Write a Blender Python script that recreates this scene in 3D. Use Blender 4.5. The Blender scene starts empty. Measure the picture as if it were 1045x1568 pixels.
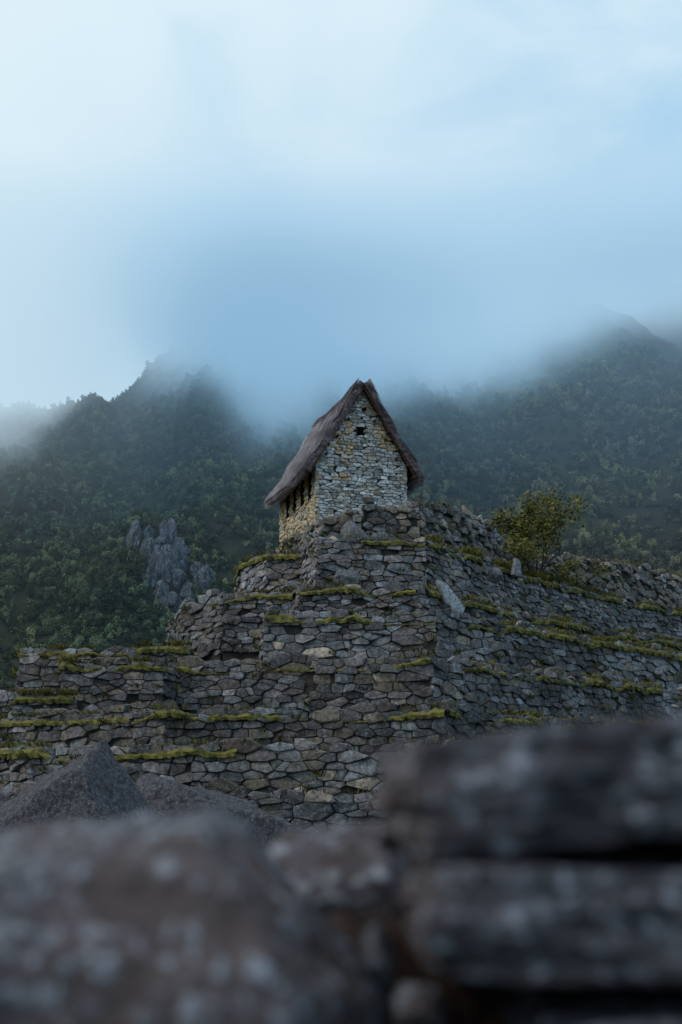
import bpy, math, random
import numpy as np
from mathutils import Vector, Matrix
R = random.Random(7)
U = R.uniform
scene = bpy.context.scene
COL = scene.collection

# ------------------------------------------------------------------ noise
def _h(ix, iy, iz):
    n = (ix.astype(np.int64)*374761393 + iy.astype(np.int64)*668265263 + iz.astype(np.int64)*2147483647) & 0xffffffff
    n = ((n ^ (n >> 13))*1274126177) & 0xffffffff
    n = (n ^ (n >> 16)) & 0xffff
    return n/65535.0
def vn(x, y, z=0.0):
    x = np.asarray(x, float); y = np.asarray(y, float); z = np.zeros_like(x)+z
    ix, iy, iz = np.floor(x), np.floor(y), np.floor(z)
    fx, fy, fz = x-ix, y-iy, z-iz
    fx = fx*fx*(3-2*fx); fy = fy*fy*(3-2*fy); fz = fz*fz*(3-2*fz)
    r = 0
    for a in (0, 1):
        for b in (0, 1):
            for c in (0, 1):
                w = (fx if a else 1-fx)*(fy if b else 1-fy)*(fz if c else 1-fz)
                r = r + w*_h(ix+a, iy+b, iz+c)
    return r*2-1
def fbm(x, y, z=0.0, o=4):
    r = 0; a = 1.0; s = 1.0
    for i in range(o):
        r = r + a*vn(np.asarray(x)*s+17.3*i, np.asarray(y)*s+5.1*i, np.asarray(z)*s+9.7*i)
        a *= .5; s *= 2.03
    return r/1.9

# ------------------------------------------------------------------ materials
def nt(name):
    m = bpy.data.materials.new(name); m.use_nodes = True
    t = m.node_tree; t.nodes.clear()
    return m, t
class NB:
    def __init__(s, t): s.t = t
    def n(s, typ, **kw):
        nd = s.t.nodes.new(typ)
        for k, v in kw.items(): setattr(nd, k, v)
        return nd
    def l(s, a, b): s.t.links.new(a, b)
    def math(s, op, a, b=None, c=None, clamp=False):
        nd = s.t.nodes.new('ShaderNodeMath'); nd.operation = op; nd.use_clamp = clamp
        for i, v in enumerate((a, b, c)):
            if v is None: continue
            if isinstance(v, (int, float)): nd.inputs[i].default_value = v
            else: s.l(v, nd.inputs[i])
        return nd.outputs[0]
    def mix(s, f, a, b, blend='MIX'):
        nd = s.t.nodes.new('ShaderNodeMix'); nd.data_type = 'RGBA'; nd.blend_type = blend
        for i, v in ((0, f), (6, a), (7, b)):
            if isinstance(v, (int, float)): nd.inputs[i].default_value = v
            elif isinstance(v, tuple): nd.inputs[i].default_value = (*v, 1)
            else: s.l(v, nd.inputs[i])
        return nd.outputs[2]
    def scale(s, col, f):
        v = s.n('ShaderNodeVectorMath', operation='SCALE'); s.l(col, v.inputs[0]); s.l(f, v.inputs['Scale']); return v.outputs[0]
    def sstep(s, v, a, b, lo=0.0, hi=1.0):
        nd = s.t.nodes.new('ShaderNodeMapRange'); nd.interpolation_type = 'SMOOTHSTEP'
        s.l(v, nd.inputs[0]); nd.inputs[1].default_value = a; nd.inputs[2].default_value = b
        nd.inputs[3].default_value = lo; nd.inputs[4].default_value = hi
        return nd.outputs[0]
    def noise(s, vec, scale, detail=4, rough=.55, dist=0):
        nd = s.t.nodes.new('ShaderNodeTexNoise')
        if vec is not None: s.l(vec, nd.inputs['Vector'])
        nd.inputs['Scale'].default_value = scale; nd.inputs['Detail'].default_value = detail
        nd.inputs['Roughness'].default_value = rough; nd.inputs['Distortion'].default_value = dist
        return nd.outputs[0]

def stone_material(name, s=1.0, lichen=(.30, .33, .36), lich_amt=.5, warm=None, warm_amt=0., bump=.05, attr=True, base=(.1, .1, .11), lich_lo=.56, zs=1.0, stain=False):
    m, t = nt(name); b = NB(t)
    geo = b.n('ShaderNodeNewGeometry').outputs['Position']
    if zs != 1.0:
        vm = b.n('ShaderNodeVectorMath', operation='MULTIPLY'); b.l(geo, vm.inputs[0]); vm.inputs[1].default_value = (1, 1, zs); geo = vm.outputs[0]
    if attr:
        a = b.n('ShaderNodeAttribute'); a.attribute_name = 'Col'; col = a.outputs['Color']
    else:
        rgb = b.n('ShaderNodeRGB'); rgb.outputs[0].default_value = (*base, 1); col = rgb.outputs[0]
    n1 = b.noise(geo, 7*s, 5, .65)
    n2 = b.noise(geo, 26*s, 3, .6)
    n3 = b.noise(geo, 1.6*s, 2, .5)
    col = b.scale(col, b.sstep(n1, .32, .68, .5, 1.5))
    if warm:
        col = b.mix(b.math('MULTIPLY', b.sstep(n3, .48, .64), warm_amt), col, warm)
    lm = b.math('MULTIPLY', b.sstep(n2, lich_lo, lich_lo+.1), b.sstep(n1, .40, .58))
    col = b.mix(b.math('MULTIPLY', lm, lich_amt), col, lichen)
    col = b.scale(col, b.sstep(n2, .30, .45, .5, 1.0))
    if stain:
        col = b.scale(col, b.sstep(b.noise(geo, .55, 4, .65, .5), .36, .60, .60, 1.12))
        mg = b.math('MULTIPLY', b.sstep(b.noise(geo, .8, 4, .7), .54, .66), b.sstep(n1, .42, .6))
        col = b.mix(b.math('MULTIPLY', mg, .45), col, (.10, .10, .04))
    p = b.n('ShaderNodeBsdfPrincipled'); p.inputs['Roughness'].default_value = .88
    p.inputs['Specular IOR Level'].default_value = .25
    b.l(col, p.inputs['Base Color'])
    bp = b.n('ShaderNodeBump'); bp.inputs['Strength'].default_value = .9; bp.inputs['Distance'].default_value = bump
    b.l(b.math('ADD', n1, b.math('MULTIPLY', n2, .4)), bp.inputs['Height']); b.l(bp.outputs[0], p.inputs['Normal'])
    b.l(p.outputs[0], b.n('ShaderNodeOutputMaterial').inputs[0])
    return m
def plain_noise_mat(name, c1, c2, scale, rough=.95, attr=False, bump=0., objrand=False, c3=None, s3=.01, xwarm=None, xw_range=(-60, 160)):
    m, t = nt(name); b = NB(t)
    geo = b.n('ShaderNodeNewGeometry').outputs['Position']
    n = b.noise(geo, scale, 4, .65)
    f = b.sstep(n, .35, .65)
    col = b.mix(f, c1, c2)
    if c3:
        msk = b.sstep(b.noise(geo, s3, 4, .6), .47, .60)
        if xwarm:
            sx = b.n('ShaderNodeSeparateXYZ'); b.l(geo, sx.inputs[0])
            msk = b.math('MULTIPLY', msk, b.sstep(sx.outputs[0], xw_range[0], xw_range[1], .35, 1.0))
            col = b.mix(b.sstep(sx.outputs[0], xw_range[0], xw_range[1], 0, .85), col, xwarm)
        col = b.mix(b.math('MULTIPLY', msk, .8), col, c3)
    if attr:
        a = b.n('ShaderNodeAttribute'); a.attribute_name = 'Col'
        col = b.mix(1.0, col, a.outputs['Color'], 'MULTIPLY')
    if objrand:
        o = b.n('ShaderNodeObjectInfo').outputs['Random']
        col = b.scale(col, b.math('MULTIPLY_ADD', b.math('POWER', o, 2.2), 2.0, .48))
    p = b.n('ShaderNodeBsdfPrincipled'); p.inputs['Roughness'].default_value = rough
    p.inputs['Specular IOR Level'].default_value = .15
    b.l(col, p.inputs['Base Color'])
    if bump:
        bp = b.n('ShaderNodeBump'); bp.inputs['Distance'].default_value = bump; bp.inputs['Strength'].default_value = 1
        b.l(n, bp.inputs['Height']); b.l(bp.outputs[0], p.inputs['Normal'])
    b.l(p.outputs[0], b.n('ShaderNodeOutputMaterial').inputs[0])
    return m

M_TER = stone_material('terrace_stone', 1.0, (.33, .36, .42), .5, (.13, .105, .09), .3, stain=True)
M_HUT = stone_material('hut_stone', 1.3, (.68, .69, .70), .45, (.44, .32, .17), .35, bump=.03)
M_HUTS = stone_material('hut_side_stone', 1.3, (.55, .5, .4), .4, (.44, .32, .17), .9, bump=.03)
M_FG = stone_material('foreground_stone', 1.8, (.33, .37, .45), .65, (.10, .070, .066), .55, bump=.03, attr=False, base=(.060, .058, .072), lich_lo=.515)
M_BOULD = stone_material('boulder_stone', 2.2, (.40, .43, .47), .6, None, 0, bump=.05, attr=False, base=(.055, .053, .065))
M_CLIFF = stone_material('cliff_rock', .10, (.32, .36, .41), .75, (.05, .052, .035), .6, bump=1.5, attr=False, base=(.085, .095, .115), zs=.35, lich_lo=.52)
M_EARTH = plain_noise_mat('earth_mortar', (.018, .017, .017), (.045, .040, .036), 4)
M_CREV = plain_noise_mat('crevice_earth', (.012, .008, .007), (.045, .026, .022), 14, bump=.02)
M_TURF = plain_noise_mat('terrace_turf', (.040, .044, .02), (.10, .09, .04), 2.5, bump=.05)
M_MOSS = plain_noise_mat('moss_mat', (.046, .050, .02), (.17, .15, .04), 3.5, bump=.04)
M_GRASS = plain_noise_mat('grass_blades', (.075, .080, .025), (.22, .19, .06), 1.5, attr=True)
M_THATCH = plain_noise_mat('thatch', (.27, .26, .29), (.58, .56, .60), 3.0, attr=True, bump=.02)
M_THATCHD = plain_noise_mat('thatch_underside', (.02, .015, .012), (.05, .038, .03), 6.0, bump=.03)  # underside shade put into a dark copy of the thatch colour
M_WOOD = plain_noise_mat('pole_wood', (.05, .03, .022), (.11, .07, .05), 8.0, bump=.01)
M_BARK = plain_noise_mat('bark', (.03, .024, .02), (.07, .055, .045), 9.0, bump=.01)
M_LEAF = plain_noise_mat('bush_leaf', (.07, .078, .022), (.18, .155, .04), 1.2, attr=True)
M_FOREST = plain_noise_mat('forest_foliage', (.032, .052, .038), (.076, .100, .052), .02, objrand=True, c3=(.14, .130, .052), s3=.011, xwarm=(.108, .090, .060))
M_HILL = plain_noise_mat('hillside', (.007, .011, .009), (.022, .028, .017), .15, bump=1.0, c3=(.045, .043, .022), s3=.011, xwarm=(.032, .028, .020))
M_GROUND = plain_noise_mat('ground_grass', (.03, .035, .015), (.07, .065, .03), .8, bump=.05)

# ------------------------------------------------------------------ mesh builder
class MB:
    def __init__(s): s.v = []; s.f = []; s.m = []; s.c = []
    def add(s, vs, fs, mat=0, col=(1, 1, 1)):
        o = len(s.v); s.v.extend(vs); s.c.extend([col]*len(vs))
        for f in fs: s.f.append(tuple(i+o for i in f)); s.m.append(mat)
    def obj(s, name, mats, parent=None, smooth=False):
        me = bpy.data.meshes.new(name)
        me.from_pydata([tuple(p) for p in s.v], [], s.f)
        for m in mats: me.materials.append(m)
        me.polygons.foreach_set('material_index', s.m)
        if smooth: me.polygons.foreach_set('use_smooth', [True]*len(s.f))
        ca = me.color_attributes.new('Col', 'FLOAT_COLOR', 'POINT')
        arr = np.ones((len(s.v), 4), dtype=np.float32); arr[:, :3] = np.array(s.c, dtype=np.float32).reshape(-1, 3)
        ca.data.foreach_set('color', arr.ravel())
        me.update()
        o = bpy.data.objects.new(name, me); COL.objects.link(o)
        if parent: o.parent = parent
        return o

# ------------------------------------------------------------------ rubble masonry
def clip(poly, a, b, c):   # keep a*u+b*v<=c
    out = []; n = len(poly)
    for i in range(n):
        p = poly[i]; q = poly[(i+1) % n]
        dp = a*p[0]+b*p[1]-c; dq = a*q[0]+b*q[1]-c
        if dp <= 0: out.append(p)
        if (dp < 0 < dq) or (dq < 0 < dp):
            t = dp/(dp-dq); out.append((p[0]+(q[0]-p[0])*t, p[1]+(q[1]-p[1])*t))
    return out
def cells(u0, u1, v0, v1, sw, sh, pbig=.085):
    a = sw/sh; sites = []; v = v0-sh
    while v < v1+2*sh:
        rh = sh*U(.4, 1.5); u = u0-sw*U(.8, 1.8)
        while u < u1+sw*1.5:
            w = sw*U(.3, 1.9)
            sites.append((u+w/2, (v+rh*(.5+U(-.2, .2)))*a, (sw*.5)**2*R.random()**2)); u += w
        v += rh
    g = sw*1.35
    def build(ss):
        H = {}
        for i, s in enumerate(ss): H.setdefault((int(s[0]//g), int(s[1]//g)), []).append(i)
        return H
    H = build(sites); dead = set(); big = {}
    for i, (x, y, w) in enumerate(sites):
        if R.random() > pbig or i in dead: continue
        cx, cy = int(x//g), int(y//g); rr = sw*U(.8, 1.5)
        for gx in (cx-1, cx, cx+1):
            for gy in (cy-1, cy, cy+1):
                for j in H.get((gx, gy), ()):
                    if j != i and j not in big and math.hypot(sites[j][0]-x, sites[j][1]-y) < rr: dead.add(j)
        big[i] = 1
    sites = [(s[0], s[1], s[2]+(sw*sw*.4 if i in big else 0)) for i, s in enumerate(sites) if i not in dead]
    H = build(sites)
    res = []
    for i, (x, y, w) in enumerate(sites):
        if not (u0-.2*sw < x < u1+.2*sw): continue
        e = 1.9*sw; poly = [(x-e, y-e), (x+e, y-e), (x+e, y+e), (x-e, y+e)]
        cx, cy = int(x//g), int(y//g)
        for gx in range(cx-2, cx+3):
            for gy in range(cy-2, cy+3):
                for j in H.get((gx, gy), ()):
                    if j == i: continue
                    X, Y, W = sites[j]
                    poly = clip(poly, 2*(X-x), 2*(Y-y), X*X+Y*Y-x*x-y*y+w-W)
                    if len(poly) < 3: break
                if len(poly) < 3: break
            if len(poly) < 3: break
        if len(poly) < 3: continue
        poly = clip(clip(poly, -1, 0, -u0), 1, 0, u1)
        if len(poly) < 3: continue
        res.append([(p[0], p[1]/a) for p in poly])
    return res
def add_stone(mb, poly, fr, gap, bulge, col, mat=0):
    A = 0; n = len(poly)
    for i in range(n):
        p, q = poly[i], poly[(i+1) % n]; A += p[0]*q[1]-q[0]*p[1]
    A = abs(A)/2
    if A < .002: return
    pts = []
    for i in range(n):
        p, q = poly[i], poly[(i+1) % n]
        if math.hypot(q[0]-p[0], q[1]-p[1]) < .035:
            pts.append(((p[0]+q[0])/2, (p[1]+q[1])/2)); continue
        for t in (U(.04, .15), U(.85, .96)):
            pts.append((p[0]+(q[0]-p[0])*t, p[1]+(q[1]-p[1])*t))
    if len(pts) < 3: return
    cu = sum(p[0] for p in pts)/len(pts); cv = sum(p[1] for p in pts)/len(pts)
    r = math.sqrt(A/math.pi)
    k0 = max(.6, 1-gap/r); k1 = k0*.985; k2 = k0*U(.82, .93)
    d = U(-.8, 1)*bulge; tu = U(-.22, .22); tv = U(-.32, .08)
    vs = []; m = len(pts)
    for k, dd in ((k0, None), (k1, 0), (k2, 1)):
        for p in pts:
            jj = .045*r
            du = (p[0]-cu)*k+(U(-jj, jj) if dd is not None else 0); dv = (p[1]-cv)*k+(U(-jj, jj) if dd is not None else 0)
            dep = -.15 if dd is None else (d-.3*bulge-.010 if dd == 0 else d+U(-.15, .15)*bulge)+tu*du+tv*dv
            vs.append(fr(cu+du, cv+dv, dep))
    vs.append(fr(cu+U(-.3, .3)*r, cv+U(-.2, .2)*r, d+U(0, .4)*bulge))
    fs = []
    for rr in (0, 1):
        for i in range(m):
            j = (i+1) % m; fs.append((rr*m+i, rr*m+j, (rr+1)*m+j, (rr+1)*m+i))
    for i in range(m): fs.append((2*m+i, 2*m+(i+1) % m, 3*m))
    mb.add(vs, fs, mat, col)

def pal_terrace(warm=0.15):
    r = R.random(); q = R.random()
    b = U(.06, .175) if q > .12 else U(.175, .31)
    if r < warm: return (b*1.18, b*1.0, b*.86)
    if r < .60: return (b*.95, b*1.0, b*1.11)
    return (b*1.05, b*.98, b*1.04)

def frame(P0, P1, n, z0, batter, H):
    dx, dy = P1[0]-P0[0], P1[1]-P0[1]; L = math.hypot(dx, dy); tx, ty = dx/L, dy/L
    def f(u, v, d):
        dd = d+batter*max(H-v, 0)
        return (P0[0]+tx*u+n[0]*dd, P0[1]+ty*u+n[1]*dd, z0+v)
    return f, L

WALLS = []
def terrace(pts, zb, sw=.38, sh=.19, warm=.15, back=None, fillz=None, bulge=.06, rag=.16, pal=None, tone=1.0):
    """pts: (x,y,ztop) left to right, outward side towards -y"""
    mb = MB(); batter = .07
    for i in range(len(pts)-1):
        P, Q = pts[i], pts[i+1]
        L = math.hypot(Q[0]-P[0], Q[1]-P[1]); n = ((Q[1]-P[1])/L, -(Q[0]-P[0])/L)
        H = max(P[2], Q[2])-zb
        fr, L = frame(P, Q, n, zb, batter, H)
        ph = U(0, 100)
        for c in cells(-.04, L+.04, 0, H, sw, sh):
            cu = sum(p[0] for p in c)/len(c); cv = sum(p[1] for p in c)/len(c)
            t = min(max(cu/L, 0), 1); ht = P[2]+(Q[2]-P[2])*t-zb
            ht += rag*float(fbm(np.array([cu*.8+ph]), np.array([3.3]), o=3)[0])
            if cv > ht-.02 or cv < -.1: continue
            if R.random() < .012: continue
            k = tone*(1+.35*float(vn(np.array([cu*.5+ph]), np.array([cv*.7]))[0]))
            cc_ = (pal or pal_terrace)(warm)
            add_stone(mb, c, fr, .007, bulge, (cc_[0]*k, cc_[1]*k, cc_[2]*k))
        ns = max(1, int(L/.8)); vs = []; fs = []
        for k in range(ns+1):
            u = L*k/ns; ht = P[2]+(Q[2]-P[2])*k/ns-zb-.12-rag*.6
            vs += [fr(u, -.3, -.08), fr(u, ht, -.08)]
            if k: fs.append((2*k-2, 2*k, 2*k+1, 2*k-1))
        mb.add(vs, fs, 1)
    zt = fillz if fillz is not None else min(p[2] for p in pts)-.1-rag*.5
    bk = back or [(pts[-1][0], 92), (pts[0][0], 92)]
    ring = [(p[0], p[1]+.26) for p in pts]+bk
    vs = [(p[0], p[1], zb-.5) for p in ring]+[(p[0], p[1], zt) for p in ring]; m = len(ring)
    mb.add(vs, [(i, (i+1) % m, m+(i+1) % m, m+i) for i in range(m)], 1)
    mb.add([(p[0], p[1], zt) for p in ring], [tuple(range(m))], 2)
    WALLS.append(pts)
    return mb.obj('terrace_wall', [M_TER, M_EARTH, M_TURF])

def pz(l, z): return [(a, b, z) for a, b in l]
T8 = [(-3.7, 68.5, 13.6), (-3.25, 66, 13.6), (-1.5, 59.6, 13.6), (-.7, 57.2, 13.5), (.9, 57, 14.15), (3.2, 57.5, 14.3), (5.4, 60.5, 14.6), (7.2, 63.3, 14.3), (9.3, 67, 13.2), (11.1, 70, 14.4), (15.5, 75.3, 14.8), (21.5, 82, 14.9)]
def pal_brown(w):
    b = U(.06, .22)
    return (b*1.18, b*1.0, b*.86) if R.random() < .55 else (b, b, b*1.05)
terrace(T8, 11.8, .44, .26, fillz=13.25, bulge=.12, rag=.4, pal=pal_brown)
T7 = pz([(-4.7, 63), (-4.2, 60), (-3.05, 57.8), (-1.6, 57.4), (-.9, 54), (3.27, 54.4), (5.3, 57.8), (7.9, 62.6), (12.5, 68.5), (18.2, 75), (22, 79.5)], 12.15)
terrace(T7, 9.4, .46, .19, rag=.25, tone=1.15)
T6 = pz([(-7.6, 62), (-6.1, 55), (-4.4, 52.9), (-1.75, 52.7), (-1.5, 51.4), (2.8, 51.4), (4.3, 53.8), (7.5, 58.5), (12, 64), (18.5, 71), (25, 78)], 9.8)
terrace(T6, 7.4, .44, .19, rag=.35, tone=.9)
T5 = pz([(-2.9, 53.2), (-2.7, 50.0), (0.3, 49.8), (3.3, 49.6), (6, 52.4), (10.2, 57.2), (17, 65), (24, 73)], 8.55)
terrace(T5, 6.0, .50, .22, rag=.3, tone=1.08)
T4L = pz([(-13, 60), (-12, 53.2), (-9.0, 52.6), (-5.6, 52.6)], 7.75)
terrace(T4L, 5.0, .44, .20, back=[(-5.6, 70), (-12.6, 70)], tone=.95)
T4 = pz([(-10.2, 53.5), (-9.4, 48.3), (-6, 48), (-5.6, 49.0), (-1, 47.6), (3, 46.6), (8, 52.4), (15.2, 61), (24, 71)], 6.7)
terrace(T4, 4.2, .50, .23, rag=.35, tone=.85)
T3B = pz([(-15, 50), (-11.4, 46.8), (-8.7, 46.9)], 5.45)
terrace(T3B, 4.0, .42, .2, back=[(-8.7, 56), (-15, 56)], tone=.8)
T3 = pz([(-16, 52), (-10.5, 45.3), (-5.1, 41.6), (-1, 41.8), (3.0, 41), (9, 47.6), (18, 57)], 4.65)
terrace(T3, 2.9, .48, .21, rag=.35, tone=.75)
T2 = pz([(-14, 44), (-8, 37.6), (-3.7, 36), (2, 35.3), (6, 38), (14, 46.5)], 3.35)
terrace(T2, 1.4, .44, .19, rag=.3, tone=.9)
T1 = pz([(-12, 38), (-6, 32.2), (-2, 31), (3, 30.8), (8, 34), (15, 42)], 2.1)
terrace(T1, -1.4, .40, .18, rag=.3, tone=.78)

# ------------------------------------------------------------------ grass along wall tops
gm = MB()
def blade(mb, x, y, z, h, w, lean, col, mat=0):
    a = U(0, 6.283); dx, dy = math.cos(a)*w, math.sin(a)*w
    lx, ly = lean[0]+U(-.5, .5)*h, lean[1]+U(-.5, .5)*h
    mb.add([(x-dx, y-dy, z), (x+dx, y+dy, z), (x+dx*.6+lx*.5, y+dy*.6+ly*.5, z+h*.65), (x+lx, y+ly, z+h*U(.55, 1.0))], [(0, 1, 2), (0, 2, 3)], mat, col)
def edge_grass(pts, a, b, dens, hmin=.05, hmax=.17, mat=True, green=.35, bias=.55):
    pos = a; step = .10; strip = []
    while pos < b:
        i = min(int(pos), len(pts)-2); t = pos-i
        P, Q = pts[i], pts[i+1]; L = math.hypot(Q[0]-P[0], Q[1]-P[1]); n = ((Q[1]-P[1])/L, -(Q[0]-P[0])/L)
        x = P[0]+(Q[0]-P[0])*t; y = P[1]+(Q[1]-P[1])*t; z = P[2]+(Q[2]-P[2])*t
        nn = float(fbm(np.array([x*.8+y*.6]), np.array([z*3+.5]), o=4)[0])
        amt = max(0, min(1, bias+nn*1.8))
        strip.append((x, y, z, n, amt))
        for k in range(int(dens*amt*R.random()*2)):
            o = U(-.45, .14)
            c = U(.4, 1.2); col = (c*1.1, c*1.0, c*.8) if R.random() > green else (c*.55, c*.75, c*.65)
            blade(gm, x+n[0]*o+U(-.05, .05), y+n[1]*o, z-.13+amt*.12, U(hmin, hmax)*(.6+.8*amt), U(.010, .022), (n[0]*U(0, .22), n[1]*U(0, .22)), col)
        pos += step/L
    if mat and len(strip) > 3:
        prof = [(-.7, -.12), (-.35, .0), (-.1, .05), (.08, .02), (.15, -.05), (.13, -.15)]
        vs = []; fs = []; m = len(prof)
        for k, (x, y, z, n, amt) in enumerate(strip):
            for (o, h) in prof:
                sc = amt*(.7+.6*R.random()); oo = o if o < 0 else o*(.2+sc)
                vs.append((x+n[0]*oo, y+n[1]*oo, z-.11+h*(.3+sc)+U(-.02, .02)-(.30*(1-amt))))
            if k:
                for j in range(m-1): fs.append(((k-1)*m+j, k*m+j, k*m+j+1, (k-1)*m+j+1))
        gm.add(vs, fs, 1)
edge_grass(T7, 0, 3, 8); edge_grass(T7, 3, 4.4, 4, mat=False); edge_grass(T7, 4.4, 5, 8)
edge_grass(T7, 5, 8, 16, .08, .28, bias=.78); edge_grass(T7, 8, 10, 10)
edge_grass(T6, 1.2, 3.4, 12, bias=.68); edge_grass(T6, 3.9, 5, 6, bias=.4); edge_grass(T6, 5.2, 10, 9, bias=.55)
edge_grass(T5, 1, 3, 6, bias=.4); edge_grass(T5, 3.3, 7, 8, bias=.55)
edge_grass(T4L, .3, 3, 18, .06, .2, bias=.88); edge_grass(T4, .5, 2.2, 18, .06, .2, bias=.8); edge_grass(T4, 3, 5, 6, bias=.42); edge_grass(T4, 5.2, 8, 7)
edge_grass(T3B, 0, 2, 20, .06, .22, bias=.85); edge_grass(T3, 0, 1.8, 14, bias=.75); edge_grass(T3, 1.8, 4, 6, bias=.4); edge_grass(T3, 4, 6, 7)
edge_grass(T2, 0, 2.2, 8, bias=.45); edge_grass(T2, 2.2, 5, 4, mat=False)
edge_grass(T1, 0, 5, 4, mat=False); edge_grass(T8, 4, 11, 3, mat=False)
for pts in WALLS:
    for k in range(55):
        i = R.randrange(len(pts)-1); t = R.random(); P, Q = pts[i], pts[i+1]
        L = math.hypot(Q[0]-P[0], Q[1]-P[1]); n = ((Q[1]-P[1])/L, -(Q[0]-P[0])/L)
        if R.random() > L/6: continue
        x = P[0]+(Q[0]-P[0])*t; y = P[1]+(Q[1]-P[1])*t; z = P[2]-U(.2, 2.2)
        for q in range(R.randrange(8, 26)):
            c = U(.3, .8)
            blade(gm, x+n[0]*.18+U(-.14, .14), y+n[1]*.18+U(-.05, .05), z+U(-.06, .06), U(.06, .2), U(.012, .025), (n[0]*.12, n[1]*.12), (c*.9, c, c*.8))
gm.obj('grass', [M_GRASS, M_MOSS])

# ------------------------------------------------------------------ rocks
import bmesh
def rock(name, loc, rad, mat, sub=4, boxy=.55, amp=.16, freq=1.6, rot=(0, 0, 0), parent=None, seed=0, fine=.03, facets=0, planes=None, smooth=True):
    bm = bmesh.new(); bmesh.ops.create_icosphere(bm, subdivisions=sub, radius=1)
    co = np.array([v.co[:] for v in bm.verts])
    if facets or planes:
        rs_ = np.random.RandomState(int(seed*97) % 9999)
        if planes: P = np.array([p[:3] for p in planes], float); D_ = np.array([p[3] for p in planes], float)
        else:
            P = rs_.normal(size=(facets, 3)); D_ = rs_.uniform(.72, 1.0, facets)
        P = P/np.linalg.norm(P, axis=1)[:, None]
        dd = co @ P.T; r = np.min(np.where(dd > 1e-3, D_/np.maximum(dd, 1e-3), 9), axis=1)
        co = co*np.minimum(r, 1.3)[:, None]
    else:
        mx = np.max(np.abs(co), axis=1, keepdims=True)
        co = co*(1-boxy)+co/mx*boxy*.85
    d = fbm(co[:, 0]*freq+seed, co[:, 1]*freq+seed*1.7, co[:, 2]*freq, 3)
    d2 = fbm(co[:, 0]*freq*5+seed, co[:, 1]*freq*5, co[:, 2]*freq*5+seed, 3)
    co = co*(1+amp*d+fine*d2)[:, None]
    co = co*np.array(rad)
    for v, c in zip(bm.verts, co): v.co = c
    me = bpy.data.meshes.new(name); bm.to_mesh(me); bm.free(); me.materials.append(mat)
    me.polygons.foreach_set('use_smooth', [smooth]*len(me.polygons))
    o = bpy.data.objects.new(name, me); COL.objects.link(o); o.location = loc; o.rotation_euler = rot
    if parent: o.parent = parent
    return o
rock('boulder', (-3.55, 20, .60), (2.0, 1.5, 2.1), M_BOULD, 5, amp=.06, fine=.06, seed=3.1, smooth=False,
     planes=[(-.55, -.2, .85, .70), (.9, -.25, .55, .50), (-.1, -1, .45, .62), (.3, -.8, .7, .86), (0, 1, .4, .7), (-1, -.3, .1, 1.1), (1, 0, -.1, .95), (0, -1, -.2, .8), (0, 0, -1, 1)])
rock('boulder', (-2.0, 22.5, .3), (1.5, 1.1, 1.75), M_BOULD, 5, amp=.06, fine=.05, seed=8.7, smooth=False, facets=11)
rock('boulder', (-5.9, 23, .2), (1.7, 1.3, 1.85), M_BOULD, 5, amp=.06, fine=.05, seed=5.7, smooth=False, facets=11)
def wedge(loc, pts, th, rot, base):
    m_ = stone_material('fallen_slab_stone', 1.5, (.4, .43, .47), .5, None, 0, .03, attr=False, base=base)
    bm = bmesh.new(); n = len(pts)
    for x, z in pts:
        for y in (-th/2, th/2, ): bm.verts.new((x+U(-.03, .03), y+U(-.04, .04), z+U(-.03, .03)))
    bmesh.ops.convex_hull(bm, input=bm.verts[:]); bmesh.ops.bevel(bm, geom=bm.edges[:], offset=.025, segments=1, affect='EDGES')
    me = bpy.data.meshes.new('fallen_slab'); bm.to_mesh(me); bm.free(); me.materials.append(m_)
    o = bpy.data.objects.new('fallen_slab', me); COL.objects.link(o); o.location = loc; o.rotation_euler = rot
wedge((4.0, 52.6, 9.45), [(-.45, .75), (.0, .62), (.62, -.35), (.5, -.65), (-.1, -.2)], .22, (-.2, 0, .5), (.25, .28, .32))
wedge((7.5, 60.2, 11.9), [(-.2, -.3), (.28, -.35), (.16, .35), (-.05, .5)], .2, (-.1, .1, .4), (.16, .17, .19))
m_ = stone_material('fallen_stone', 1.5, (.4, .43, .47), .5, None, 0, .03, attr=False, base=(.11, .115, .13))
for i, (x, y, z, r) in enumerate(((.2, 53.75, 10.45, (.45, .25, .36)), (-1.2, 57.0, 12.35, (.4, .3, .4)), (-.4, 56.0, 12.25, (.45, .3, .35)), (.6, 56.4, 12.5, (.6, .3, .6)), (1.7, 56.4, 12.3, (.5, .3, .35)), (6.4, 58.6, 11.3, (.3, .25, .3)), (-1.9, 53.2, 9.9, (.4, .3, .3)), (-2.5, 51.0, 8.7, (.3, .3, .3)))):
    rock('fallen_stone', (x, y, z), r, m_, 4, amp=.05, fine=.05, seed=2.3+i*3.3, facets=10, smooth=False, rot=(-.1, 0, .3))

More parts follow.
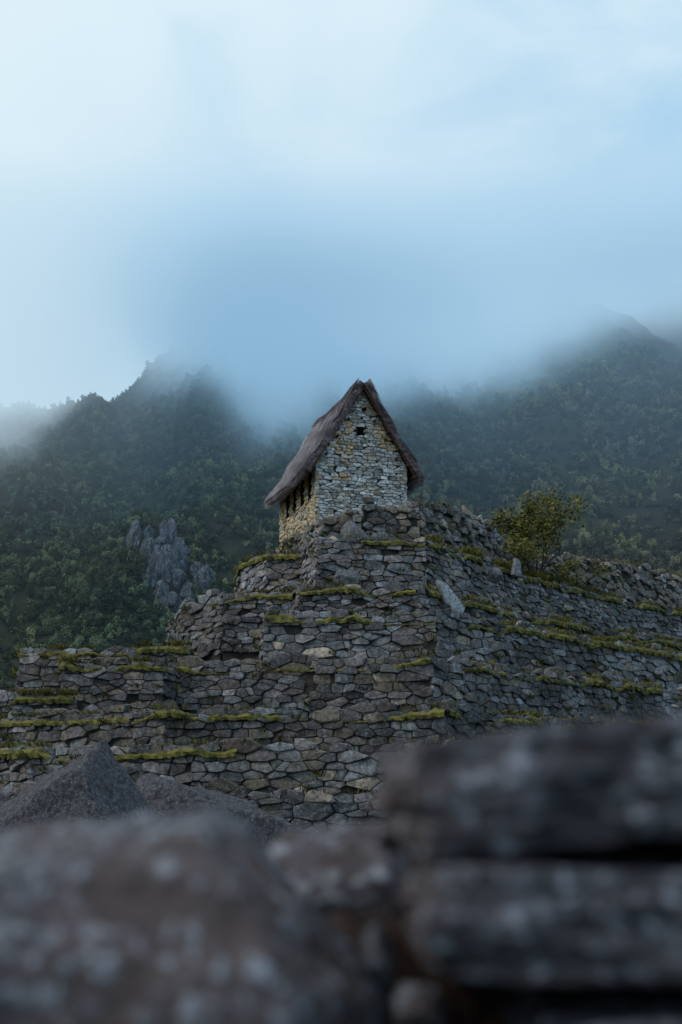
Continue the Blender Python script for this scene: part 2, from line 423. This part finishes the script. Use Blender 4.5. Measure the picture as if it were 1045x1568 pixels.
# ------------------------------------------------------------------ hut
hut = bpy.data.objects.new('stone_hut', None); COL.objects.link(hut)
F = (-1.09, 60.0); ang = math.radians(16); W, D = 4.15, 6.6; ZB, ZE, ZA = 13.1, 16.65, 20.15
ex = (math.cos(ang), math.sin(ang)); ey = (-math.sin(ang), math.cos(ang))
def HL(a, b, z): return (F[0]+ex[0]*a+ey[0]*b, F[1]+ex[1]*a+ey[1]*b, z)
def pal_front(u, v):
    b = U(.30, .60); n = float(fbm(np.array([u*.9+4]), np.array([v*.8+2.2]), o=2)[0])
    n += .25*math.exp(-((u-1.5)/.8)**2-((v-4.6)/1.2)**2)
    if n > .18 and R.random() < .65: return (b*1.02, b*.77, b*.50)
    if R.random() < .17: return (b*.5, b*.49, b*.48)
    return (b*.97, b*.99, b*1.03)
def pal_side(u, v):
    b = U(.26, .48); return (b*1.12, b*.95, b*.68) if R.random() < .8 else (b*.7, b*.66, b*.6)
def hut_wall(name, org, du, dn, L, gable, pal, mat, holes=()):
    mb = MB()
    def fr(u, v, d): return (org[0]+du[0]*u+dn[0]*d, org[1]+du[1]*u+dn[1]*d, ZB+v)
    top = (ZA if gable else ZE)-ZB; he = ZE-ZB
    sl = (ZA-ZE)/(L/2)
    for c in cells(-.03, L+.03, 0, top, .32, .13, .04):
        if gable:
            c = clip(c, -sl, 1, he)
            if len(c) > 2: c = clip(c, sl, 1, he+sl*L)
        else: c = clip(c, 0, 1, he)
        if len(c) < 3: continue
        cu = sum(p[0] for p in c)/len(c); cv = sum(p[1] for p in c)/len(c)
        if cv < -.1: continue
        if any(h[0] < cu < h[1] and h[2] < cv < h[3] for h in holes): continue
        for h in holes:
            if h[2]-.02 < cv < h[3]+.02:
                if cu <= h[0]: c = clip(c, 1, 0, h[0])
                elif cu >= h[1]: c = clip(c, -1, 0, -h[1])
            elif h[0] < cu < h[1]:
                c = clip(c, 0, 1, h[2]) if cv <= h[2] else clip(c, 0, -1, -h[3])
            if len(c) < 3: break
        if len(c) < 3: continue
        add_stone(mb, c, fr, .006, .03, pal(cu, cv))
    g = .1; vs = []; fs = []
    for i in range(int(L/g)+1):
        for j in range(int(top/g)+1):
            u0, v0 = i*g, j*g; u1, v1 = min(u0+g, L), min(v0+g, top); cu, cv = (u0+u1)/2, (v0+v1)/2
            lim = he if not gable else min(he+sl*cu, he+sl*(L-cu))
            if cv > lim-.06 or u1 <= u0: continue
            if any(h[0] < cu < h[1] and h[2] < cv < h[3] for h in holes): continue
            k = len(vs); vs += [fr(u0, v0, -.04), fr(u1, v0, -.04), fr(u1, v1, -.04), fr(u0, v1, -.04)]; fs.append((k, k+1, k+2, k+3))
    mb.add(vs, fs, 1)
    for h in holes:
        a, b, c, d = h; q = [(a, c), (b, c), (b, d), (a, d)]
        vs = [fr(u, v, -.02) for u, v in q]+[fr(u, v, -.5) for u, v in q]
        mb.add(vs, [(0, 1, 5, 4), (1, 2, 6, 5), (2, 3, 7, 6), (3, 0, 4, 7), (4, 5, 6, 7)], 1)  # dark lining and closed back stand in for the shaded interior
        add_stone(mb, [(a-.12, d), (b+.12, d+.01), (b+.1, d+.12), (a-.1, d+.13)], fr, .008, .05, pal(a, d))
    return mb.obj(name, [mat, M_EARTH], hut)
nF = (-ey[0], -ey[1]); nL = (-ex[0], -ex[1])
hut_wall('front_gable_wall', HL(0, 0, 0), ex, nF, W, True, pal_front, M_HUT, holes=[(1.85, 2.17, 4.85, 5.2), (2.1, 2.3, 6.0, 6.15)])
sh = [(1.2+i*1.35, 1.2+i*1.35+.55, 2.05, 3.25) for i in range(4)]
hut_wall('side_wall_left', HL(0, D, 0), (-ey[0], -ey[1]), nL, D, False, pal_side, M_HUTS, holes=sh)
hut_wall('side_wall_right', HL(W, 0, 0), ey, ex, D, False, pal_front, M_HUT)
hut_wall('back_gable_wall', HL(W, D, 0), (-ex[0], -ex[1]), ey, W, True, pal_front, M_HUT)

tb = MB(); OV = .42; sl = (ZA-ZE)/(W/2); th = .25
half = W/2+OV; nl = math.hypot(1, sl)
def n1(a, b, c=0.): return float(fbm(np.array([a]), np.array([b]), c, 3)[0])
def roofp(side, s, t, lift):
    a = half*s; z = ZA+.06-a*sl-.08*math.sin(math.pi*s)+.3*max(0, s-.7)
    sag = -.16*math.sin(math.pi*min(max((t+.4)/(D+.7), 0), 1))
    if lift > .05:
        lift += .04*math.sin(s*17+side*1.3+t*.9)*min(1, s*4)+.02*math.sin(s*31+t*2.3)
    return HL(W/2+side*(a+lift*sl/nl), t, z+lift/nl+sag)
T0, T1_ = -.42, D+.28
for side in (-1, 1):
    ns, ntt = 36, 70; vs = []; fs = []
    for i in range(ns+1):
        s = i/ns
        for j in range(ntt+1):
            tt = T0+(T1_-T0)*j/ntt
            jag = .12*n1(s*8+side*9, j*3.3)
            t2 = tt+(jag if j in (0, ntt) else 0)
            l = th*(1+.1*s)+.07*n1(s*9, tt*2.2+side*7)+.03*n1(s*40, tt*9)
            l += .05*(abs((s*6) % 1-.5)-.25)
            vs.append(roofp(side, s+(.03*n1(tt*4, 3.) if i == ns else 0), t2, l))
    N = ntt+1
    for i in range(ns):
        for j in range(ntt): fs.append((i*N+j, i*N+j+1, (i+1)*N+j+1, (i+1)*N+j))
    tb.add(vs, fs, 0, (.7, .69, .72))
    vs = []; fs = []
    for i in range(ns+1):
        for j in (0, 1): vs.append(roofp(side, i/ns, (T0, T1_)[j], 0))
    for i in range(ns): fs.append((2*i, 2*i+1, 2*i+3, 2*i+2))
    tb.add(vs, fs, 1)
    for j, tt in ((0, T0), (1, T1_)):
        vs = []; fs = []
        for i in range(ns+1):
            s = i/ns; vs += [roofp(side, s, tt, 0), roofp(side, s, tt+U(-.05, .05), th*.5+U(-.04, .04)), roofp(side, s, tt, th*(1+.1*s))]
        for i in range(ns):
            for q in (0, 1): fs.append((3*i+q, 3*i+1+q, 3*i+4+q, 3*i+3+q))
        tb.add(vs, fs, 0, (.45, .38, .38))
    vs = []; fs = []
    for j in range(ntt+1):
        tt = T0+(T1_-T0)*j/ntt; vs += [roofp(side, 1, tt, 0), roofp(side, 1.012, tt, th*.6), roofp(side, 1, tt, th*1.1)]
    for j in range(ntt):
        for q in (0, 1): fs.append((3*j+q, 3*j+1+q, 3*j+4+q, 3*j+3+q))
    tb.add(vs, fs, 0, (.4, .36, .36))
    def straw(s0, t0, l0, s1, t1, l1, w, c):
        A = roofp(side, s0, t0-w, l0); B = roofp(side, s0, t0+w, l0); C = roofp(side, s1, t1+w*.3, l1); E = roofp(side, s1, t1-w*.3, l1)
        tb.add([A, B, C, E], [(0, 1, 2, 3)], 0, c)
    for q in range(10000):
        s0 = U(-.01, .97); t0 = U(T0, T1_); c = U(.5, 1.4)*(1 if R.random() > .06 else 1.4)
        straw(s0, t0, th+U(0, .05), min(s0+U(.04, .12), 1.04), t0+U(-.14, .14), th+U(.03, .13), U(.008, .028), (c, c*.98, c*1.0))
    for q in range(2200):
        t0 = U(T0, T1_); l = U(0, th*1.15); c = U(.25, 1.0)
        straw(.95, t0, l, U(1.0, 1.08), t0+U(-.08, .08), l-U(0, .12), U(.01, .03), (c, c*.93, c*.93))
    for q in range(3200):
        e, sg = ((T0, -1), (T1_, 1))[q % 4 == 3]
        s0 = U(0, .97); l = U(0, th*1.1); c = U(.25, 1.0)
        tb.add([roofp(side, s0, e-sg*.1, l), roofp(side, s0+.012, e-sg*.1, l), roofp(side, s0+U(.02, .08), e+sg*U(.0, .14), l-U(-.03, .10))], [(0, 1, 2)], 0, (c*1.0, c*.88, c*.88))
for q in range(2000):
    t0 = U(T0-.05, T1_); c = U(.4, 1.4); sd = R.choice((-1, 1))
    a = roofp(sd, -.01, t0-.02, th+.06+U(0, .03)); b_ = roofp(sd, -.01, t0+.02, th+.06); d_ = roofp(sd, U(.05, .12), t0+U(-.12, .12), th+U(.05, .10))
    tb.add([a, b_, d_], [(0, 1, 2)], 0, (c, c*.95, c*.97))
tb.obj('thatched_roof', [M_THATCH, M_THATCHD], hut)
pm = MB()
def cyl(mb, A, B, r0, r1, n=8, mat=0, col=(1, 1, 1)):
    A, B = Vector(A), Vector(B); d = (B-A).normalized(); x = d.orthogonal().normalized(); y = d.cross(x)
    vs = []
    for P, r in ((A, r0), (B, r1)):
        for i in range(n):
            a = 6.2832*i/n; vs.append(tuple(P+x*math.cos(a)*r+y*math.sin(a)*r))
    mb.add(vs, [(i, (i+1) % n, n+(i+1) % n, n+i) for i in range(n)]+[tuple(range(n)), tuple(range(n, 2*n))], mat, col)
for side in (-1, 1):
    for e in (T0+.1, T1_-.1):
        cyl(pm, roofp(side, -.01, e, -.07), roofp(side, 1.0, e, -.07), .055, .05)
    for s in (.12, .3, .48, .66, .84, .98):
        cyl(pm, roofp(side, s, T0-.02, -.06), roofp(side, s, T1_, -.06), .05, .05)
cyl(pm, roofp(1, 0, T0-.05, -.12), roofp(1, 0, T1_, -.12), .07, .07)
for (u, z) in ((.45, 16.95), (.95, 17.8), (1.45, 18.6), (2.65, 18.6), (3.15, 17.8), (3.65, 16.95)):
    cyl(pm, HL(u, .1, z), HL(u, -.24, z), .06, .055)
pm.obj('roof_poles', [M_WOOD], hut)

# ------------------------------------------------------------------ shrubs
def bush(name, base, height, spread, nbr, nleaf, seed, leafsize=.11):
    rr = random.Random(seed); u = rr.uniform
    root = bpy.data.objects.new(name, None); COL.objects.link(root)
    tm = MB(); lm = MB(); tips = []
    def limb(P, dirv, L, r, depth):
        n = 4; p = Vector(P); d = Vector(dirv).normalized()
        for i in range(n):
            q = p+d*L/n; r2 = r*(.82); cyl(tm, p, q, r, r2, 6); p = q; r = r2
            d = (d+Vector((u(-.22, .22), u(-.22, .22), u(-.05, .15)))).normalized()
            if depth >= 1: tips.append((p.copy(), depth))
        if depth < 3:
            for k in range(rr.choice((2, 3, 3))):
                nd = (d+Vector((u(-1., 1.), u(-1., 1.), u(-.4, .5)))).normalized()
                limb(p, nd, L*u(.55, .8), r*.75, depth+1)
    for k in range(nbr):
        a = 6.283*k/nbr+u(-.4, .4)
        limb(base, (math.cos(a)*spread, math.sin(a)*spread, 1), height*u(.24, .42), .06, 0)
    for k in range(nleaf):
        t, dp = rr.choice(tips)
        c = t+Vector((rr.gauss(0, .22), rr.gauss(0, .22), rr.gauss(0, .18)))
        s = leafsize*u(.5, 1.4); A = Vector((u(-1, 1), u(-1, 1), u(-.6, .6))).normalized(); B = A.orthogonal().normalized()*.5
        sh_ = u(.4, 1.35); col = (sh_*1.1, sh_, sh_*.8) if rr.random() < .55 else (sh_*.6, sh_*.75, sh_*.65)
        lm.add([tuple(c-A*s), tuple(c+B*s), tuple(c+A*s), tuple(c-B*s)], [(0, 1, 2, 3)], 0, col)
    tm.obj('trunk_and_limbs', [M_BARK], root); lm.obj('leaves', [M_LEAF], root)
bush('shrub_tree', (9.0, 65.2, 12.1), 5.3, .65, 7, 4000, 5, .095)
bush('small_shrub', (7.9, 62.0, 12.05), 1.7, .7, 4, 800, 9, .08)
bush('small_shrub', (11.4, 68.2, 12.1), 2.2, .8, 4, 800, 11, .08)

# ------------------------------------------------------------------ ground & mountain
def grid(name, xs, ys, zf, mat, smooth=True):
    X, Y = np.meshgrid(xs, ys); Z = zf(X, Y)
    v = np.stack([X.ravel(), Y.ravel(), Z.ravel()], 1); nx, ny = len(xs), len(ys)
    i, j = np.meshgrid(np.arange(nx-1), np.arange(ny-1)); a = (j*nx+i).ravel()
    f = np.stack([a, a+1, a+nx+1, a+nx], 1)
    me = bpy.data.meshes.new(name); me.from_pydata(v.tolist(), [], f.tolist()); me.materials.append(mat)
    me.polygons.foreach_set('use_smooth', [smooth]*len(me.polygons))
    o = bpy.data.objects.new(name, me); COL.objects.link(o); return o
gx = np.concatenate([np.linspace(-2500, -60, 25), np.linspace(-50, 50, 81), np.linspace(60, 2500, 25)])
gy = np.concatenate([np.linspace(-400, -20, 12), np.linspace(-15, 100, 93), np.linspace(110, 3000, 30)])
def gz(X, Y):
    near = np.clip((Y-4)/12, 0, 1); far = np.clip((Y-100)/150, 0, 1)
    return -1.1*near-25*far*far*(3-2*far)+.12*fbm(X*.4, Y*.4)
grid('ground', gx, gy, gz, M_GROUND)
def Hm(x, y):
    x = np.asarray(x, float); y = np.asarray(y, float)
    w = x+.25*(y-500)
    g = fbm(w/75+3.1, y/330+1.7, o=3)
    g = np.abs(g)*2-.6
    ga = 34*np.clip((y-400)/80, 0, 1)*(1-.75*np.clip((y-640)/110, 0, 1)*np.clip((x-40)/80, 0, 1))
    b = .74*(y-400)+ga*g+20*fbm(x/34, y/60, 4.2, 3)+5*fbm(x/9, y/12, 1.2, 2)
    b = b+16*np.exp(-(((x+73)/18)**2+((y-592)/20)**2))
    t = np.clip((x+132)/80, 0, 1); cr = 249+t*t*(3-2*t)*190+6*fbm(x/14, x*0+2, 0, 2)-.12*np.clip(-x-150, 0, 200)
    b = np.where(b < cr, b, cr-(b-cr)*.45)
    return b-25
grid('mountain', np.arange(-430, 431, 4.), np.arange(395, 1040, 4.), Hm, M_HILL)
CL = []
rc = random.Random(12)
for (x, y, s, n_) in ((-71, 579, 1.0, 24), (-66, 566, .75, 10), (58, 618, .42, 6), (90, 552, .35, 5), (80, 585, .3, 4), (-112, 655, .28, 4), (103, 575, .35, 4), (36, 645, .35, 4), (124, 610, .4, 5), (-34, 610, .28, 3)):
    for q in range(n_):
        CL.append((x+rc.gauss(0, 6.0)*s, y+rc.uniform(-7, 6)*s, rc.uniform(1.8, 4.6)*s, rc.uniform(2, 4)*s, rc.uniform(2.5, 7)*s))
for k, (x, y, a_, b_, c_) in enumerate(CL):
    rock('rock_outcrop', (x, y, float(Hm(x, y))+c_*.2), (a_, b_, c_), M_CLIFF, 4, amp=.18, freq=1.6, seed=1.3+k*2.7, fine=.09, facets=9, smooth=False, rot=(rc.uniform(-.2, .2), rc.uniform(-.3, .3), k*1.1))

tc = bpy.data.collections.new('tree_crowns')
for k in range(5):
    rr = random.Random(40+k); mb = MB()
    lob = [(Vector((rr.uniform(-1.5, 1.5), rr.uniform(-1.5, 1.5), rr.uniform(.3, 2.6))), rr.uniform(.6, 1.3)) for _ in range(8)]
    for q in range(420):
        c, r = rr.choice(lob); d = Vector((rr.gauss(0, 1), rr.gauss(0, 1), rr.gauss(.25, 1))).normalized()
        p = c+d*r*rr.uniform(.7, 1.2); s = rr.uniform(.16, .38)
        A = Vector((rr.gauss(0, 1), rr.gauss(0, 1), rr.gauss(0, .6))).normalized(); B = A.cross(d+Vector((rr.gauss(0, .5), rr.gauss(0, .5), 0))).normalized()*.7
        mb.add([tuple(p-A*s), tuple(p-B*s), tuple(p+A*s), tuple(p+B*s)], [(0, 1, 2, 3)], 0)
    cyl(mb, (0, 0, -2), (0, 0, 1.6), .22, .12, 5)
    o = mb.obj('crown_%d' % k, [M_FOREST]); COL.objects.unlink(o); tc.objects.link(o)
rs = np.random.RandomState(3); N = 27000
px = rs.uniform(-250, 250, N); py = rs.uniform(450, 800, N); pzv = Hm(px, py)
dens = fbm(px/22, py/22, 6., 3); keep = (pzv < 270) & (rs.rand(N) < np.clip(.85+dens*1.0, .25, 1))
ncl = ((np.abs(px+71) < 9) & (py > 556) & (py < 586)); keep &= ~(ncl & (rs.rand(N) < .85))
px, py, pzv = px[keep], py[keep], pzv[keep]
me = bpy.data.meshes.new('forest'); me.from_pydata(np.stack([px, py, pzv-.3], 1).tolist(), [], [])
fo = bpy.data.objects.new('forest', me); COL.objects.link(fo)
g = bpy.data.node_groups.new('forest_scatter', 'GeometryNodeTree')
g.interface.new_socket('Geometry', in_out='INPUT', socket_type='NodeSocketGeometry')
g.interface.new_socket('Geometry', in_out='OUTPUT', socket_type='NodeSocketGeometry')
gi = g.nodes.new('NodeGroupInput'); go = g.nodes.new('NodeGroupOutput')
ci = g.nodes.new('GeometryNodeCollectionInfo'); ci.inputs['Collection'].default_value = tc
ci.inputs['Separate Children'].default_value = True; ci.inputs['Reset Children'].default_value = True
ip = g.nodes.new('GeometryNodeInstanceOnPoints'); ip.inputs['Pick Instance'].default_value = True
r1 = g.nodes.new('FunctionNodeRandomValue'); r1.data_type = 'FLOAT_VECTOR'
r1.inputs[0].default_value = (-.15, -.15, 0); r1.inputs[1].default_value = (.15, .15, 6.28)
r2 = g.nodes.new('FunctionNodeRandomValue'); r2.data_type = 'FLOAT_VECTOR'
r2.inputs[0].default_value = (.4, .4, .4); r2.inputs[1].default_value = (1.5, 1.5, 1.7); r2.inputs['Seed'].default_value = 5
L = g.links.new
L(gi.outputs[0], ip.inputs['Points']); L(ci.outputs[0], ip.inputs['Instance']); L(r1.outputs[0], ip.inputs['Rotation']); L(r2.outputs[0], ip.inputs['Scale']); L(ip.outputs[0], go.inputs[0])
md = fo.modifiers.new('scatter', 'NODES'); md.node_group = g

# ------------------------------------------------------------------ foreground wall
fg = bpy.data.objects.new('foreground_stone_wall', None); COL.objects.link(fg)
def fr_(n, loc, rad, **k): rock(n, loc, rad, M_FG, parent=fg, **k)
fr_('stone_left', (-.29, 1.62, 1.295), (.335, .24, .30), sub=6, amp=.07, freq=1.5, seed=2.2, fine=.05,
    planes=[(-.15, -.1, 1, .90), (.75, -.1, .62, .93), (.95, -.2, .12, .93), (0, -1, .2, .9), (-.6, -.1, .9, .97), (0, 1, 0, .9), (0, 0, -1, 1), (.3, -.7, .8, .98), (-.4, -1, .5, .95)])
fr_('stone_top_right', (.345, 1.66, 1.640), (.345, .22, .076), sub=6, boxy=.75, amp=.12, freq=1.6, seed=5.2, rot=(0, -.09, .05), fine=.06)
fr_('stone_mid_right', (.385, 1.64, 1.488), (.35, .22, .067), sub=6, boxy=.8, amp=.10, freq=1.6, seed=7.2, rot=(0, .02, 0), fine=.06)
fr_('stone_low_right', (.47, 1.62, 1.335), (.33, .22, .084), sub=6, boxy=.8, amp=.12, freq=1.6, seed=9.4, rot=(0, -.02, 0), fine=.06)
fr_('stone_behind', (.0, 2.15, 1.46), (.11, .12, .125), sub=5, amp=.08, seed=1.4, facets=10)
fr_('stone_chink', (.085, 1.72, 1.375), (.03, .04, .028), sub=4, amp=.1, seed=1.9, facets=9)
fr_('stone_chink', (.045, 1.75, 1.43), (.02, .03, .035), sub=4, amp=.1, seed=3.9, facets=9)
rock('earth_core', (.1, 2.3, .75), (2.4, .42, .70), M_CREV, 5, .85, .06, 2., parent=fg, seed=4)
rock('earth_packing', (.62, 1.95, 1.40), (.60, .14, .22), M_CREV, 5, .85, .06, 3., parent=fg, seed=6, fine=.04)
rock('earth_packing', (.05, 1.93, 1.30), (.16, .12, .19), M_CREV, 5, .7, .12, 3., parent=fg, seed=9, fine=.08)
for row in range(5):
    x = -2.3
    while x < 2.3:
        w = U(.16, .32)
        fr_('stone', (x+w, 1.68+U(-.03, .03), 1.08-row*.25), (w*1.02, .26, .135), sub=4, boxy=.7, amp=.1, seed=U(0, 50)); x += 2*w
for (x, z, w, h) in ((-.93, 1.36, .30, .22), (-1.48, 1.36, .26, .2), (-1.98, 1.34, .25, .18), (1.03, 1.64, .32, .08), (1.05, 1.48, .3, .07), (1.12, 1.33, .32, .08), (1.66, 1.58, .3, .11), (1.72, 1.38, .3, .11)):
    fr_('stone', (x, 1.66, z), (w, .24, h), sub=5, boxy=.7, amp=.1, seed=U(0, 50))

# ------------------------------------------------------------------ cloud volume hugging the mountain
def box(name, a, b, mat):
    vs = [(x, y, z) for x in (a[0], b[0]) for y in (a[1], b[1]) for z in (a[2], b[2])]
    me = bpy.data.meshes.new(name); me.from_pydata(vs, [], [(0, 1, 3, 2), (4, 6, 7, 5), (0, 4, 5, 1), (2, 3, 7, 6), (0, 2, 6, 4), (1, 5, 7, 3)])
    me.materials.append(mat); o = bpy.data.objects.new(name, me); COL.objects.link(o); return o
mc, t = nt('cloud_mist'); b = NB(t)
pos = b.n('ShaderNodeNewGeometry').outputs['Position']
sep = b.n('ShaderNodeSeparateXYZ'); b.l(pos, sep.inputs[0]); X, Y, Z = sep.outputs
n = b.noise(pos, .011, 3, .55, .3)
nb = b.noise(pos, .0045, 2, .5)
cr = b.n('ShaderNodeValToRGB'); cr.color_ramp.interpolation = 'B_SPLINE'
e = cr.color_ramp.elements; e[0].position = 0; e[0].color = (0, 0, 0, 1); e[1].position = 1; e[1].color = (1, 1, 1, 1)
for p_, v_ in ((.185, .0), (.225, .50), (.265, .62), (.32, .34), (.40, .12), (.50, .08), (.60, .26), (.72, .70), (.82, 1.0)):
    q = e.new(p_); q.color = (v_, v_, v_, 1)
b.l(b.math('MULTIPLY_ADD', X, 1/500., .5), cr.inputs[0])
z0 = b.math('MULTIPLY_ADD', cr.outputs[0], 100., 172.)
zz = b.math('ADD', b.math('SUBTRACT', Z, z0), b.math('MULTIPLY', b.math('SUBTRACT', n, .5), 105.))
f = b.sstep(zz, -28, 62)
hug = b.sstep(b.math('SUBTRACT', b.math('MULTIPLY_ADD', Y, .74, -296+105.), Z), -40, 75)
topf = b.sstep(b.math('ADD', Z, b.math('MULTIPLY', b.math('SUBTRACT', nb, .5), 160.)), 270, 400, 1, 0)
edge_ = b.sstep(Z, 380, 440, 1, 0)
dn = b.math('MULTIPLY', b.math('MULTIPLY', b.math('MULTIPLY', f, f), edge_), b.math('MULTIPLY', hug, topf))
hz = b.sstep(Z, 70, 225, .00015, .0009)
dn = b.math('ADD', b.math('MULTIPLY', dn, .038), b.math('MULTIPLY', hz, edge_))
up = b.sstep(b.math('ADD', Z, b.math('MULTIPLY', b.math('SUBTRACT', nb, .5), 260.)), 195, 325)
colr = b.mix(up, (.255, .465, .66), (.48, .71, .89))
lf = b.sstep(X, -50, -170)
colr = b.mix(b.math('MULTIPLY', lf, .75), colr, (.64, .81, .91))
ab = b.n('ShaderNodeVolumeAbsorption'); ab.inputs['Color'].default_value = (0, 0, 0, 1); b.l(dn, ab.inputs['Density'])
em = b.n('ShaderNodeEmission'); b.l(colr, em.inputs['Color']); b.l(dn, em.inputs['Strength'])  # mist and haze brightness is emitted, standing in for scattered daylight
ad = b.n('ShaderNodeAddShader'); b.l(ab.outputs[0], ad.inputs[0]); b.l(em.outputs[0], ad.inputs[1])
b.l(ad.outputs[0], b.n('ShaderNodeOutputMaterial').inputs['Volume'])
try: mc.cycles.volume_step_rate = .8
except Exception as ex_: print(ex_)
box('cloud', (-520, 425, -30), (520, 1100, 445), mc)

# ------------------------------------------------------------------ world
w = bpy.data.worlds.new('World'); scene.world = w; w.use_nodes = True; t = w.node_tree; t.nodes.clear(); b = NB(t)
SUN = Vector((-.80, -.35, .85)).normalized()
sky = b.n('ShaderNodeTexSky'); sky.sky_type = 'NISHITA'; sky.sun_disc = False
sky.sun_elevation = math.asin(SUN.z); sky.sun_rotation = math.atan2(SUN.x, SUN.y); sky.air_density = 1.2; sky.dust_density = 2
gen = b.n('ShaderNodeTexCoord').outputs['Generated']
sp = b.n('ShaderNodeSeparateXYZ'); b.l(gen, sp.inputs[0])
mp = b.n('ShaderNodeMapping'); mp.inputs['Scale'].default_value = (1, 1, 1.8); mp.inputs['Rotation'].default_value = (0, .6, 0); b.l(gen, mp.inputs[0])
na = b.noise(mp.outputs[0], 4.6, 5, .52, .5); nb2 = b.noise(mp.outputs[0], 1.9, 2, .5)
fac = b.math('MULTIPLY_ADD', sp.outputs[2], 3.0, -.80)
fac = b.math('ADD', fac, b.math('MULTIPLY', sp.outputs[0], -1.3))
fac = b.math('ADD', fac, b.math('MULTIPLY', b.math('SUBTRACT', na, .5), 2.3))
fac = b.math('ADD', fac, b.math('MULTIPLY', b.math('SUBTRACT', nb2, .5), .6))
fac = b.sstep(fac, -.3, .95)
cc = b.mix(fac, (4.1, 6.7, 8.9), (8.1, 9.5, 10.1))
cc = b.mix(.94, sky.outputs[0], cc)
bg = b.n('ShaderNodeBackground'); bg.inputs['Strength'].default_value = .1; b.l(cc, bg.inputs['Color'])
b.l(bg.outputs[0], b.n('ShaderNodeOutputWorld').inputs[0])
sd = bpy.data.lights.new('sun', 'SUN'); sd.energy = 1.1; sd.angle = math.radians(12); sd.color = (1, .90, .76)
so = bpy.data.objects.new('sun', sd); COL.objects.link(so); so.rotation_euler = (-SUN).to_track_quat('-Z', 'Y').to_euler()

# ------------------------------------------------------------------ camera
cd = bpy.data.cameras.new('camera'); co = bpy.data.objects.new('camera', cd); COL.objects.link(co)
co.location = (0, 0, 1.6); co.rotation_euler = (math.radians(90+12), 0, 0)
cd.sensor_fit = 'VERTICAL'; cd.sensor_height = 36; cd.lens = 50; cd.clip_end = 6000; cd.clip_start = .05
cd.dof.use_dof = True; cd.dof.focus_distance = 58; cd.dof.aperture_fstop = 2.2
scene.camera = co
scene.view_settings.view_transform = 'Standard'; scene.view_settings.look = 'None'; scene.view_settings.exposure = 0
print('done', len(px), 'crowns')
